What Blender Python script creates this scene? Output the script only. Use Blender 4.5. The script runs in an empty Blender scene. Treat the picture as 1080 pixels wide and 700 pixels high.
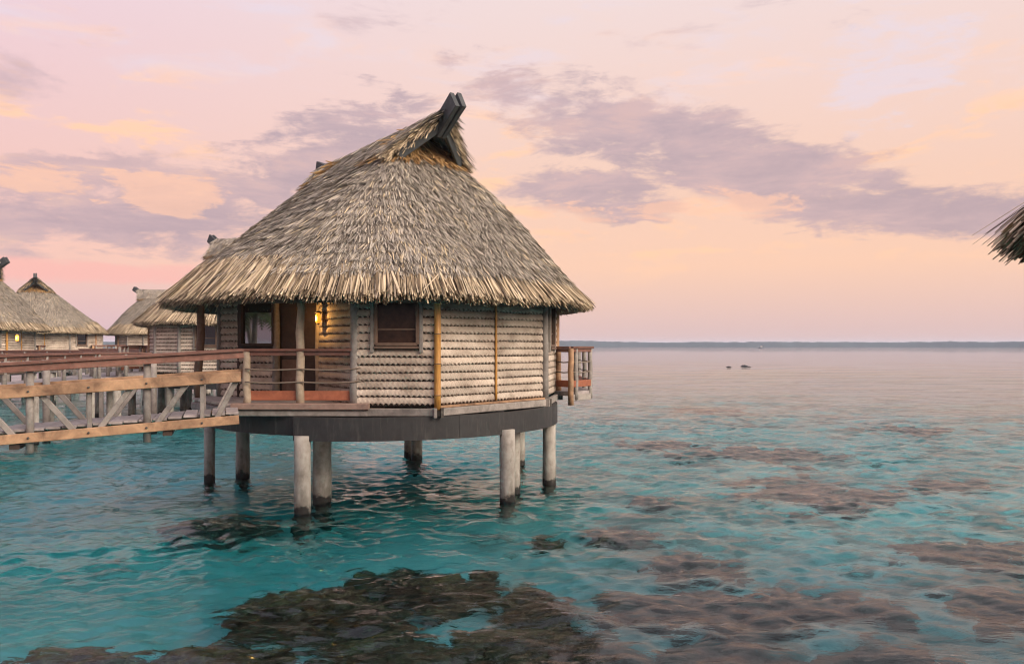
import bpy, bmesh, math, random
import numpy as np
from mathutils import Vector, Matrix, noise as mnoise
R = math.radians
rnd = random.Random(7)
rng = np.random.default_rng(11)
scene = bpy.context.scene
COL = scene.collection

# ------------------------------------------------------------------ camera
F = 850.0                      # focal length in pixels of a 1080 px wide frame
EYE = 3.37                     # metres above the lagoon
HY = 363.0
cam = bpy.data.cameras.new('camera'); camo = bpy.data.objects.new('camera', cam)
COL.objects.link(camo); scene.camera = camo
camo.location = (0, 0, EYE); camo.rotation_euler = (R(90), 0, 0)
cam.sensor_width = 36; cam.lens = F / 1080 * 36
cam.shift_y = (HY - 350) / 1080
cam.clip_start = .1; cam.clip_end = 30000

# ------------------------------------------------------------------ node helpers
class NT:
    def __init__(s, tree): s.t = tree; s.n = tree.nodes; s.l = tree.links
    def node(s, kind, **kw):
        n = s.n.new(kind)
        for k, v in kw.items(): setattr(n, k, v)
        return n
    def put(s, sock, v):
        if isinstance(v, bpy.types.NodeSocket): s.l.new(v, sock)
        elif v is not None: sock.default_value = v
    def m(s, op, a, b=None, c=None, clamp=False):
        n = s.node('ShaderNodeMath', operation=op); n.use_clamp = clamp
        s.put(n.inputs[0], a)
        if b is not None: s.put(n.inputs[1], b)
        if c is not None: s.put(n.inputs[2], c)
        return n.outputs[0]
    def vm(s, op, a, b=None):
        n = s.node('ShaderNodeVectorMath', operation=op)
        s.put(n.inputs[0], a)
        if b is not None: s.put(n.inputs[1], b)
        return n.outputs[0]
    def comb(s, x, y, z):
        n = s.node('ShaderNodeCombineXYZ')
        for i, v in enumerate((x, y, z)): s.put(n.inputs[i], v)
        return n.outputs[0]
    def sep(s, v):
        n = s.node('ShaderNodeSeparateXYZ'); s.put(n.inputs[0], v); return n.outputs
    def noise(s, vec, scale=5, detail=4, rough=.55, dist=0, out=0):
        n = s.node('ShaderNodeTexNoise')
        if vec is not None: s.put(n.inputs['Vector'], vec)
        n.inputs['Scale'].default_value = scale; n.inputs['Detail'].default_value = detail
        n.inputs['Roughness'].default_value = rough; n.inputs['Distortion'].default_value = dist
        return n.outputs[out]
    def ramp(s, fac, stops, interp='LINEAR'):
        n = s.node('ShaderNodeValToRGB'); r = n.color_ramp; r.interpolation = interp
        while len(r.elements) < len(stops): r.elements.new(.5)
        for e, (p, c) in zip(r.elements, stops):
            e.position = p; e.color = (c[0], c[1], c[2], 1) if not isinstance(c, (int, float)) else (c, c, c, 1)
        s.put(n.inputs[0], fac); return n.outputs[0]
    def mix(s, fac, a, b, blend='MIX'):
        n = s.node('ShaderNodeMix', data_type='RGBA', blend_type=blend)
        s.put(n.inputs[0], fac)
        for i, v in ((6, a), (7, b)):
            if isinstance(v, tuple): v = (v[0], v[1], v[2], 1)
            s.put(n.inputs[i], v)
        return n.outputs[2]
    def smooth(s, v, lo, hi):
        n = s.node('ShaderNodeMapRange', interpolation_type='SMOOTHSTEP')
        s.put(n.inputs[0], v); n.inputs[1].default_value = lo; n.inputs[2].default_value = hi
        return n.outputs[0]
    def bump(s, h, strength=.3, dist=.02, normal=None):
        n = s.node('ShaderNodeBump'); n.inputs['Strength'].default_value = strength
        n.inputs['Distance'].default_value = dist; s.put(n.inputs['Height'], h)
        if normal is not None: s.put(n.inputs['Normal'], normal)
        return n.outputs[0]

# ------------------------------------------------------------------ sky (world)
SUN_AZ, SUN_EL = 128.0, 26.0            # degrees, azimuth clockwise from the view direction
world = bpy.data.worlds.new('World'); scene.world = world; world.use_nodes = True
def build_world():
    g = NT(world.node_tree); g.n.clear()
    tc = g.node('ShaderNodeTexCoord'); d = tc.outputs['Generated']
    x, y, z = g.sep(d)
    el = g.m('MULTIPLY', g.m('ARCSINE', z), 57.2958)
    az = g.m('MULTIPLY', g.m('ARCTAN2', x, y), 57.2958)
    # clear dusk sky, by elevation
    e = g.m('DIVIDE', el, 90.0, clamp=True)
    base = g.ramp(e, [(0, (.68, .475, .465)), (.018, (.76, .515, .475)), (.06, (.95, .595, .43)), (.12, (.92, .61, .475)), (.19, (.90, .655, .58)),
                      (.27, (.87, .71, .70)), (.45, (.82, .77, .82)), (1, (.64, .68, .80))])
    # the western half (left) is cooler and pinker than the right
    side = g.smooth(az, 5, -45)
    base = g.mix(g.m('MULTIPLY', side, .75), base, g.mix(1.0, base, (.93, .86, 1.08), 'MULTIPLY'))
    sky = g.node('ShaderNodeTexSky', sky_type='NISHITA'); sky.sun_disc = False
    sky.sun_elevation = R(SUN_EL); sky.sun_rotation = R(SUN_AZ)
    base = g.mix(.06, base, g.mix(1.0, sky.outputs[0], (.1, .1, .1), 'MULTIPLY'))
    # cloud noise stretched along the horizon
    v1 = g.vm('MULTIPLY', d, (2.6, 2.6, 8.5))
    n1 = g.noise(v1, 1.5, 10, .62, .35)
    v2 = g.vm('MULTIPLY', g.vm('ADD', d, (3.1, 1.7, .4)), (4.2, 4.2, 17.0))
    n2 = g.noise(v2, 1.9, 10, .66, .5)
    n3 = g.noise(g.vm('MULTIPLY', g.vm('ADD', d, (7, 2, 1)), (3.0, 3.0, 13.0)), 2.2, 7, .6, .4)
    c1 = g.m('SUBTRACT', n1, .5); c2 = g.m('SUBTRACT', n2, .5); c3 = g.m('SUBTRACT', n3, .5)
    c4 = g.m('SUBTRACT', g.noise(g.vm('MULTIPLY', g.vm('ADD', d, (1, 5, 2)), (5, 5, 13)), 4.5, 8, .62, .3), .5)
    wn = g.m('ADD', g.m('ADD', g.m('MULTIPLY', c1, 3.0), g.m('MULTIPLY', c2, 4.4)), g.m('MULTIPLY', c4, 2.6))
    def blob(a0, e0, sa, se, slope, amp=1.0, lo=-.1, hi=.75):
        da = g.m('SUBTRACT', az, a0)
        de = g.m('SUBTRACT', g.m('SUBTRACT', el, e0), g.m('MULTIPLY', da, slope))
        q = g.m('ADD', g.m('POWER', g.m('ABSOLUTE', g.m('DIVIDE', da, sa)), 2), g.m('POWER', g.m('ABSOLUTE', g.m('DIVIDE', de, se)), 2))
        return g.smooth(g.m('ADD', g.m('SUBTRACT', 1.0, q), g.m('MULTIPLY', wn, amp)), lo, hi)
    def mx(a, b): return g.m('MAXIMUM', a, b)
    # peach lit undersides
    peach = g.smooth(g.m('ADD', g.m('MULTIPLY', c2, 1.0), g.m('MULTIPLY', c3, .9)), .02, .22)
    band = g.m('MULTIPLY', g.smooth(el, 3.5, 7), g.smooth(el, 24, 13))
    sky1 = g.mix(g.m('MULTIPLY', g.m('MULTIPLY', peach, band), .8), base, (1.04, .63, .39))
    # high pale lavender streaks
    pale = mx(g.m('MULTIPLY', g.smooth(c3, .0, .2), g.smooth(el, 12, 20)), blob(25, 17, 6, 4.0, .25, .9, .1, 1.0))
    sky1 = g.mix(g.m('MULTIPLY', pale, .6), sky1, (.76, .68, .78))
    # lavender-grey cloud banks
    bank = blob(12.5, 13.4, 17, 3.3, -.30, .8, -.25, .7)
    bank = mx(bank, blob(27, 8.3, 11, 1.8, -.08, .8, -.25, .7))
    bank = mx(bank, blob(6, 10.6, 7, 2.2, -.1, .9, -.1, .8))
    bank = mx(bank, blob(-34, 7.6, 19, 2.5, .03, .7, -.3, .6))
    bank = mx(bank, blob(-13, 12.8, 9, 3.8, .30, .9, -.1, .8))
    bank = mx(bank, g.m('MULTIPLY', blob(-27, 10.8, 9, 1.6, .1), .7))
    free = g.m('MULTIPLY', g.smooth(g.m('ADD', c1, g.m('MULTIPLY', c2, .6)), .06, .26), g.smooth(el, 5, 12))
    bank = mx(bank, g.m('MULTIPLY', free, .75))
    ctone = g.mix(g.smooth(g.m('ADD', c3, c2), -.2, .25), (.41, .325, .39), (.60, .43, .455))
    sky2 = g.mix(g.m('MULTIPLY', bank, .80), sky1, ctone)
    # glowing gaps below the banks
    glow = mx(blob(14, 9.4, 6.0, 1.0, -.03, 1.5, .2, 1.1), blob(-31, 9.6, 4.5, 1.3, 0, 1.5, .2, 1.1))
    glow = mx(glow, blob(-23.5, 9.9, 3.4, 1.5, 0, 1.5, .2, 1.1)); glow = mx(glow, blob(3.5, 9.0, 3.6, 1.2, 0, 1.5, .2, 1.1))
    sky3 = g.mix(g.m('MULTIPLY', glow, .55), sky2, (1.04, .60, .40))
    rose = blob(-33, 4.5, 18, .9, 0, .45)
    sky3 = g.mix(g.m('MULTIPLY', rose, .7), sky3, (.93, .47, .42))
    # below the horizon: same tone as the horizon
    bg = g.node('ShaderNodeBackground'); g.put(bg.inputs[0], sky3); bg.inputs[1].default_value = .94
    out = g.node('ShaderNodeOutputWorld'); g.l.new(bg.outputs[0], out.inputs[0])
build_world()
sun = bpy.data.lights.new('sun', 'SUN'); suno = bpy.data.objects.new('sun', sun); COL.objects.link(suno)
sun.energy = 4.2; sun.angle = R(40); sun.color = (1.0, .85, .70)
_a, _e = R(SUN_AZ), R(SUN_EL)
suno.rotation_euler = Vector((math.sin(_a) * math.cos(_e), math.cos(_a) * math.cos(_e), math.sin(_e))).to_track_quat('Z', 'Y').to_euler()
vs = scene.view_settings
scene.display_settings.display_device = 'sRGB'
vs.view_transform = 'Standard'; vs.look = 'None'; vs.exposure = 0.2; vs.gamma = 1.0; vs.use_curve_mapping = False
cy = scene.cycles
cy.max_bounces = 10; cy.diffuse_bounces = 3; cy.glossy_bounces = 4; cy.transmission_bounces = 8; cy.transparent_max_bounces = 8
cy.volume_bounces = 1; cy.use_denoising = True; cy.caustics_refractive = True; cy.caustics_reflective = False
cy.sample_clamp_indirect = 3; cy.filter_width = 1.1

# ------------------------------------------------------------------ materials
def mat(name):
    m = bpy.data.materials.new(name); m.use_nodes = True
    g = NT(m.node_tree); g.n.clear()
    out = g.node('ShaderNodeOutputMaterial'); b = g.node('ShaderNodeBsdfPrincipled')
    g.l.new(b.outputs[0], out.inputs[0])
    return m, g, b, out
def vary(g, col, amt):
    """small brightness change from one object / loose piece to the next"""
    oi = g.node('ShaderNodeObjectInfo').outputs['Random']
    gi = g.node('ShaderNodeNewGeometry').outputs['Random Per Island']
    r = g.m('FRACT', g.m('ADD', oi, g.m('MULTIPLY', gi, 3.7)))
    k = g.m('ADD', 1 - amt, g.m('MULTIPLY', r, 2 * amt))
    return g.mix(1.0, col, g.comb(k, k, k), 'MULTIPLY')
def wood(name, dark, light, rough=.75, amt=.18, scale=6, bump=.35, stretch=(1, 1, 1)):
    m, g, b, out = mat(name)
    tc = g.node('ShaderNodeTexCoord').outputs['Object']
    v = g.vm('MULTIPLY', tc, stretch)
    n = g.noise(v, scale, 8, .65, .6); n2 = g.noise(tc, .9, 3, .5)
    f = g.m('ADD', g.m('MULTIPLY', n, .8), g.m('MULTIPLY', n2, .3))
    c = g.ramp(f, [(.35, dark), (.72, light)])
    streak = g.smooth(g.noise(g.vm('MULTIPLY', tc, (3, 3, 22)), 3, 5, .7), .60, .72)
    c = g.mix(g.m('MULTIPLY', streak, .35), c, tuple(q * .45 for q in dark))
    g.put(b.inputs['Base Color'], vary(g, c, amt)); b.inputs['Roughness'].default_value = rough
    g.put(b.inputs['Normal'], g.bump(n, bump, .02))
    return m
M = {}
M['grey_wood'] = wood('weathered_grey_wood', (.13, .115, .105), (.33, .295, .265))
M['deck_wood'] = wood('deck_plank_wood', (.17, .15, .145), (.40, .35, .34), amt=.22)
M['pale_wood'] = wood('pale_stripped_wood', (.26, .20, .145), (.48, .39, .29))
M['tan_wood'] = wood('sawn_tan_wood', (.085, .042, .024), (.50, .30, .17), scale=2.6)
M['red_wood'] = wood('reddish_rail_wood', (.10, .042, .030), (.23, .105, .075), rough=.6)
M['kick_wood'] = wood('rust_red_board', (.20, .058, .028), (.36, .12, .06), rough=.6)
M['brown_wood'] = wood('brown_wood', (.085, .052, .035), (.19, .12, .085))
M['dark_wood'] = wood('dark_brown_wood', (.022, .013, .009), (.055, .032, .022))
M['plank_edge'] = wood('brown_plank_edge', (.16, .105, .085), (.30, .20, .16))
M['black_board'] = wood('black_painted_board', (.014, .0135, .014), (.030, .028, .028), rough=.6, amt=.12, bump=.15)
M['horn_wood'] = wood('charred_grey_wood', (.022, .024, .026), (.060, .064, .066), rough=.65)
def streak_boards():
    g = NT(M['black_board'].node_tree); b = [q for q in g.n if q.type == 'BSDF_PRINCIPLED'][0]
    old = b.inputs['Base Color'].links[0].from_socket
    tc = g.node('ShaderNodeTexCoord').outputs['Object']
    f = g.smooth(g.noise(g.vm('MULTIPLY', tc, (5, 5, .7)), 2.2, 6, .7), .50, .74)
    g.put(b.inputs['Base Color'], g.mix(g.m('MULTIPLY', f, .6), old, (.085, .078, .070)))
streak_boards()
def bamboo_mat():
    m, g, b, out = mat('yellow_bamboo')
    tc = g.node('ShaderNodeTexCoord').outputs['Object']
    n = g.noise(g.vm('MULTIPLY', tc, (6, 6, .8)), 6, 5, .6)
    c = g.ramp(n, [(.3, (.36, .155, .028)), (.7, (.62, .32, .075))])
    g.put(b.inputs['Base Color'], vary(g, c, .08)); b.inputs['Roughness'].default_value = .45
    return m
M['bamboo'] = bamboo_mat()
def thatch_mat(name, stops, amt_noise=.5, dark=(.055, .042, .030)):
    m, g, b, out = mat(name)
    gi = g.node('ShaderNodeNewGeometry').outputs['Random Per Island']
    tc = g.node('ShaderNodeTexCoord').outputs['Object']
    n = g.noise(tc, 1.1, 5, .6)
    f = g.m('ADD', gi, g.m('MULTIPLY', g.m('SUBTRACT', n, .5), amt_noise), clamp=True)
    c = g.ramp(f, stops)
    mott = g.smooth(g.noise(tc, 3.2, 7, .7), .50, .70)
    c = g.mix(g.m('MULTIPLY', mott, .45), c, dark)
    fine = g.noise(g.vm('MULTIPLY', tc, (40, 40, 14)), 2.0, 3, .6)
    c = g.mix(g.m('MULTIPLY', g.smooth(fine, .5, .8), .35), c, dark)
    g.put(b.inputs['Base Color'], c); b.inputs['Roughness'].default_value = .85
    b.inputs['Specular IOR Level'].default_value = .25
    return m
M['thatch'] = thatch_mat('weathered_thatch', [(0, (.09, .074, .058)), (.2, (.20, .17, .135)), (.5, (.34, .30, .25)), (.78, (.46, .41, .345)), (.93, (.56, .49, .39)), (1, (.62, .49, .31))])
M['fringe'] = thatch_mat('straw_fringe', [(0, (.07, .048, .030)), (.22, (.20, .145, .09)), (.5, (.44, .34, .22)), (.8, (.62, .50, .345)), (1, (.74, .60, .41))], .3)
M['gold'] = thatch_mat('golden_sheltered_straw', [(0, (.16, .085, .035)), (.4, (.36, .21, .085)), (1, (.58, .38, .17))], .3)
M['thatch_core'] = thatch_mat('packed_thatch', [(0, (.07, .053, .04)), (1, (.16, .125, .095))])
def clad_mat():
    m, g, b, out = mat('woven_palm_cladding')
    tc = g.node('ShaderNodeTexCoord').outputs['Object']
    n = g.noise(g.vm('MULTIPLY', tc, (1, 1, 2)), 1.7, 5, .6)
    c = g.ramp(n, [(.3, (.27, .215, .17)), (.5, (.46, .38, .31)), (.72, (.60, .51, .425))])
    sp = g.noise(tc, 34, 3, .7)
    c = g.mix(g.m('MULTIPLY', g.smooth(sp, .52, .74), .5), c, (.19, .13, .09))
    st = g.noise(tc, 3.3, 6, .7)
    c = g.mix(g.m('MULTIPLY', g.smooth(st, .56, .70), .6), c, (.20, .145, .105))
    x, y, z = g.sep(tc)
    w = g.m('SINE', g.m('ADD', g.m('MULTIPLY', g.m('ADD', x, y), 78.5), g.m('MULTIPLY', z, 45)))
    rowp = g.m('FRACT', g.m('DIVIDE', g.m('SUBTRACT', z, 2.14), .16))
    near = g.smooth(g.m('ABSOLUTE', g.m('SUBTRACT', rowp, .19)), .20, .08)
    dash = g.smooth(g.m('SINE', g.m('ADD', g.m('ADD', g.m('MULTIPLY', x, 52), g.m('MULTIPLY', y, 17)), g.m('MULTIPLY', z, 45))), -.1, .6)
    c = g.mix(g.m('MULTIPLY', g.m('MULTIPLY', near, dash), .60), c, (.11, .068, .045))
    g.put(b.inputs['Base Color'], vary(g, c, .20)); b.inputs['Roughness'].default_value = .8
    g.put(b.inputs['Normal'], g.bump(g.m('ADD', g.m('MULTIPLY', w, .25), g.m('MULTIPLY', sp, 2)), .5, .012))
    return m
M['clad'] = clad_mat()
def concrete_mat():
    m, g, b, out = mat('piling_concrete')
    tc = g.node('ShaderNodeTexCoord').outputs['Object']
    x, y, z = g.sep(tc)
    n = g.noise(tc, 3.5, 8, .65); n2 = g.noise(g.vm('MULTIPLY', tc, (1, 1, .35)), 7, 5, .6)
    c = g.ramp(g.m('ADD', g.m('MULTIPLY', n, .6), g.m('MULTIPLY', n2, .4)), [(.32, (.17, .145, .12)), (.52, (.36, .33, .29)), (.75, (.50, .475, .43))])
    drip = g.smooth(g.m('ADD', z, g.m('MULTIPLY', g.m('SUBTRACT', n2, .5), .9)), .62, .12)
    c = g.mix(g.m('MULTIPLY', drip, .6), c, (.11, .095, .075))
    wet = g.smooth(g.m('ADD', z, g.m('MULTIPLY', g.m('SUBTRACT', n, .5), .6)), .20, .10)
    c = g.mix(wet, c, (.014, .012, .010))
    c = g.mix(g.smooth(z, -.12, -.3), c, (.10, .095, .065))
    g.put(b.inputs['Base Color'], vary(g, c, .10)); b.inputs['Roughness'].default_value = .8
    g.put(b.inputs['Normal'], g.bump(n, .4, .03))
    return m
M['concrete'] = concrete_mat()
def simple(name, col, rough=.6, scale=4, amt=.25, **kw):
    m, g, b, out = mat(name)
    tc = g.node('ShaderNodeTexCoord').outputs['Object']
    n = g.noise(tc, scale, 6, .6)
    c = g.ramp(n, [(.3, tuple(q * (1 - amt) for q in col)), (.7, tuple(min(1, q * (1 + amt)) for q in col))])
    g.put(b.inputs['Base Color'], c); b.inputs['Roughness'].default_value = rough
    for k, v in kw.items(): b.inputs[k].default_value = v
    return m
M['glass'] = simple('dark_window_glass', (.012, .010, .009), .04)
M['brown_glass'] = simple('brown_louvre_glass', (.035, .018, .012), .2, scale=9, amt=.5, **{'Specular IOR Level': .15})
M['mirror_glass'] = simple('reflecting_window_glass', (.012, .010, .009), .02, IOR=2.6)
M['rope'] = simple('grey_brown_rope', (.20, .155, .12), .9)
M['iron'] = simple('dark_bracket_iron', (.07, .06, .05), .7, 12, .5)
M['boat'] = simple('dark_boat_hull', (.10, .10, .12), .5)
M['boat_top'] = simple('boat_cabin', (.30, .28, .28), .5)
def lamp_mat():
    m, g, b, out = mat('amber_lamp_glass')
    b.inputs['Base Color'].default_value = (1, .5, .12, 1)
    b.inputs['Emission Color'].default_value = (1, .30, .02, 1); b.inputs['Emission Strength'].default_value = 1.15
    return m
M['lamp'] = lamp_mat()
def sand_mat():
    m, g, b, out = mat('lagoon_sand')
    tc = g.node('ShaderNodeTexCoord').outputs['Object']
    n = g.noise(tc, .16, 6, .6, .5); n2 = g.noise(tc, 1.3, 6, .65, .4)
    c = g.ramp(g.m('ADD', g.m('MULTIPLY', n, .7), g.m('MULTIPLY', n2, .3)), [(.34, (.68, .65, .57)), (.50, (.82, .79, .71)), (.66, (.90, .88, .81))])
    rub = g.m('MULTIPLY', g.smooth(g.noise(tc, .42, 7, .68, 1.0), .56, .64), g.smooth(g.noise(tc, 3.4, 5, .7), .40, .60))
    c = g.mix(g.m('MULTIPLY', rub, .75), c, (.20, .14, .10))
    x, y, z = g.sep(tc)
    flat = g.m('MULTIPLY', g.smooth(g.m('ADD', x, g.m('MULTIPLY', n, 5)), 2.2, 5.5), g.smooth(y, 75, 30))
    mot = g.smooth(g.m('ADD', g.noise(g.vm('MULTIPLY', tc, (.8, 1.1, 1)), .55, 8, .66, 1.2), g.m('MULTIPLY', g.m('SUBTRACT', n2, .5), .25)), .44, .60)
    c = g.mix(g.m('MULTIPLY', g.m('MULTIPLY', flat, mot), .80), c, g.mix(g.noise(tc, 2.5, 6, .7), (.13, .07, .05), (.42, .25, .19)))
    g.put(b.inputs['Base Color'], c); b.inputs['Roughness'].default_value = .95
    g.put(b.inputs['Normal'], g.bump(n2, .6, .15))
    return m
M['sand'] = sand_mat()
def coral_mat(name, dark, mid, light, green):
    m, g, b, out = mat(name)
    tc = g.node('ShaderNodeTexCoord').outputs['Object']
    n = g.noise(tc, 5, 8, .72, .8); n2 = g.noise(tc, 1.1, 5, .6); n3 = g.noise(tc, 18, 5, .7)
    c = g.ramp(g.m('ADD', g.m('MULTIPLY', n, .6), g.m('MULTIPLY', n3, .4)), [(.36, dark), (.52, mid), (.70, light)])
    c = g.mix(g.m('MULTIPLY', g.smooth(n2, .5, .66), .6), c, green)
    g.put(b.inputs['Base Color'], c); b.inputs['Roughness'].default_value = .9
    g.put(b.inputs['Normal'], g.bump(n, 1.0, .15))
    return m
M['coral'] = coral_mat('dark_coral', (.022, .019, .010), (.16, .135, .065), (.46, .39, .20), (.25, .24, .08))
M['reef'] = coral_mat('brown_reef', (.20, .11, .085), (.40, .245, .19), (.60, .42, .34), (.40, .30, .22))
M['rock'] = coral_mat('dark_reef_rock', (.012, .010, .010), (.03, .026, .024), (.07, .06, .055), (.035, .03, .025))
def water_mat():
    m = bpy.data.materials.new('lagoon_water'); m.use_nodes = True
    g = NT(m.node_tree); g.n.clear()
    out = g.node('ShaderNodeOutputMaterial')
    tc = g.node('ShaderNodeTexCoord').outputs['Object']
    n1 = g.noise(g.vm('MULTIPLY', tc, (.7, 1.3, 1)), 7.0, 4, .55, .6)
    n2 = g.noise(g.vm('MULTIPLY', tc, (.6, 1.3, 1)), 1.7, 4, .55, .5)
    n3 = g.noise(g.vm('MULTIPLY', tc, (.5, 1.0, 1)), .42, 3, .5, .3)
    calm = g.smooth(g.noise(tc, .11, 3, .5, .6), .35, .65); band = g.smooth(g.noise(g.vm('MULTIPLY', tc, (.35, 1, 1)), .035, 5, .6, .8), .36, .62)
    h = g.m('ADD', g.m('MULTIPLY', n1, g.m('ADD', .006, g.m('MULTIPLY', calm, .007))), g.m('ADD', g.m('MULTIPLY', n2, .045), g.m('MULTIPLY', g.m('MULTIPLY', n3, g.m('ADD', .55, band)), .11)))
    wind = g.m('SUBTRACT', 1.0, g.m('MULTIPLY', g.smooth(g.sep(tc)[1], 40, 140), .78))     # the open lagoon lies calmer than the water round the pilings
    h = g.m('MULTIPLY', h, wind)
    nb = g.bump(h, 1.0, 1.0)
    fr = g.node('ShaderNodeFresnel'); fr.inputs[0].default_value = 1.42; g.put(fr.inputs['Normal'], nb)
    gl = g.node('ShaderNodeBsdfGlossy'); gl.inputs['Roughness'].default_value = .03; g.put(gl.inputs['Normal'], nb)
    rf = g.node('ShaderNodeBsdfRefraction'); rf.inputs['IOR'].default_value = 1.333; rf.inputs['Roughness'].default_value = 0.0
    g.put(rf.inputs['Normal'], nb)
    mx = g.node('ShaderNodeMixShader'); g.l.new(fr.outputs[0], mx.inputs[0]); g.l.new(rf.outputs[0], mx.inputs[1]); g.l.new(gl.outputs[0], mx.inputs[2])
    g.l.new(mx.outputs[0], out.inputs['Surface'])
    va = g.node('ShaderNodeVolumeAbsorption'); va.inputs['Color'].default_value = (.03, .885, .93, 1); va.inputs['Density'].default_value = .55
    g.l.new(va.outputs[0], out.inputs['Volume'])
    return m
M['water'] = water_mat()
M['island'] = simple('island_scrub', (.020, .034, .034), .9, .05, .5)

# ------------------------------------------------------------------ mesh helpers
def new_obj(name, me, m=None, parent=None, smooth=False):
    if m is not None: me.materials.append(m)
    if smooth: me.polygons.foreach_set('use_smooth', [True] * len(me.polygons))
    o = bpy.data.objects.new(name, me); COL.objects.link(o)
    if parent is not None: o.parent = parent
    return o
def np_mesh(name, V, Fq):
    """V (n,3) array, Fq (m,4) quads"""
    me = bpy.data.meshes.new(name); V = np.asarray(V, np.float32); Fq = np.asarray(Fq, np.int32)
    me.vertices.add(len(V)); me.vertices.foreach_set('co', V.ravel())
    k = Fq.shape[1]
    me.loops.add(Fq.size); me.loops.foreach_set('vertex_index', Fq.ravel())
    me.polygons.add(len(Fq)); me.polygons.foreach_set('loop_start', np.arange(0, Fq.size, k, dtype=np.int32))
    me.update(calc_edges=True); me.validate()
    return me
class MB:
    def __init__(s): s.v = []; s.f = []
    def add(s, vs, fs):
        o = len(s.v); s.v += [tuple(q) for q in vs]; s.f += [tuple(i + o for i in f) for f in fs]; return s
    def beam(s, p0, p1, w, h, up=(0, 0, 1), roll=0):
        """box from p0 to p1, w across, h along up"""
        p0, p1 = Vector(p0), Vector(p1); d = (p1 - p0).normalized(); up = Vector(up)
        side = d.cross(up)
        if side.length < 1e-4: side = d.cross(Vector((0, 1, 0)))
        side.normalize(); u = side.cross(d).normalized()
        if roll: q = Matrix.Rotation(roll, 3, d); side = q @ side; u = q @ u
        c = min(w, h) * .12
        vs = []
        for p, e in ((p0, 1), (p1, -1)):
            for a, b in ((-1, -1), (1, -1), (1, 1), (-1, 1)):
                vs.append(p + side * (a * w / 2) + u * (b * h / 2))
        # chamfered long edges
        ring = [(-w/2 + c, -h/2), (w/2 - c, -h/2), (w/2, -h/2 + c), (w/2, h/2 - c), (w/2 - c, h/2), (-w/2 + c, h/2), (-w/2, h/2 - c), (-w/2, -h/2 + c)]
        vs = [p + side * a + u * b for p in (p0, p1) for a, b in ring]
        fs = [(i, (i + 1) % 8, 8 + (i + 1) % 8, 8 + i) for i in range(8)] + [tuple(range(7, -1, -1)), tuple(range(8, 16))]
        return s.add(vs, fs)
    def box(s, lo, hi):
        (x0, y0, z0), (x1, y1, z1) = lo, hi
        return s.beam((x0, (y0 + y1) / 2, (z0 + z1) / 2), (x1, (y0 + y1) / 2, (z0 + z1) / 2), y1 - y0, z1 - z0)
    def tube(s, pts, rads, n=10):
        pts = [Vector(p) for p in pts]; vs = []; fs = []
        for i, p in enumerate(pts):
            d = (pts[min(i + 1, len(pts) - 1)] - pts[max(i - 1, 0)]).normalized()
            a = d.cross(Vector((0, 1, 0)) if abs(d.y) < .9 else Vector((1, 0, 0))).normalized(); b = d.cross(a)
            for k in range(n):
                t = 2 * math.pi * k / n; vs.append(p + (a * math.cos(t) + b * math.sin(t)) * rads[i])
        for i in range(len(pts) - 1):
            for k in range(n): fs.append((i * n + k, i * n + (k + 1) % n, (i + 1) * n + (k + 1) % n, (i + 1) * n + k))
        fs += [tuple(range(n - 1, -1, -1)), tuple(range((len(pts) - 1) * n, len(pts) * n))]
        return s.add(vs, fs)
    def prism(s, poly, z0, z1):
        n = len(poly)
        vs = [(x, y, z0) for x, y in poly] + [(x, y, z1) for x, y in poly]
        fs = [(i, (i + 1) % n, n + (i + 1) % n, n + i) for i in range(n)] + [tuple(range(n - 1, -1, -1)), tuple(range(n, 2 * n))]
        return s.add(vs, fs)
    def mesh(s, name):
        me = bpy.data.meshes.new(name); me.from_pydata(s.v, [], s.f); me.update(); return me
    def build(s, name, m, parent=None, smooth=False): return new_obj(name, s.mesh(name), m, parent, smooth)
def fix_normals(me):
    bm = bmesh.new(); bm.from_mesh(me); bmesh.ops.recalc_face_normals(bm, faces=bm.faces); bm.to_mesh(me); bm.free()
def tag(o, label=None, cat=None, group=None, kind=None):
    for k, v in (('label', label), ('category', cat), ('group', group), ('kind', kind)):
        if v: o[k] = v
    return o
def empty(name, loc=(0, 0, 0), rz=0, parent=None):
    o = bpy.data.objects.new(name, None); COL.objects.link(o); o.location = loc; o.rotation_euler = (0, 0, rz)
    o.empty_display_size = .3
    if parent: o.parent = parent
    return o
def at(px, py, z=0.0):
    """point of the horizontal plane z that stands at that place of the photograph"""
    d = (EYE - z) * F / (py - HY); return Vector(((px - 540) / F * d, d, z))
def pole(p, z0, z1, r, wob=.02, n=10, seg=5, taper=.92):
    pts = [(p[0] + rnd.uniform(-wob, wob) * (0 < i < seg), p[1] + rnd.uniform(-wob, wob) * (0 < i < seg), z0 + (z1 - z0) * i / seg) for i in range(seg + 1)]
    return MB().tube(pts, [r * (1 - (1 - taper) * i / seg) * rnd.uniform(.96, 1.04) for i in range(seg + 1)], n)

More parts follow.
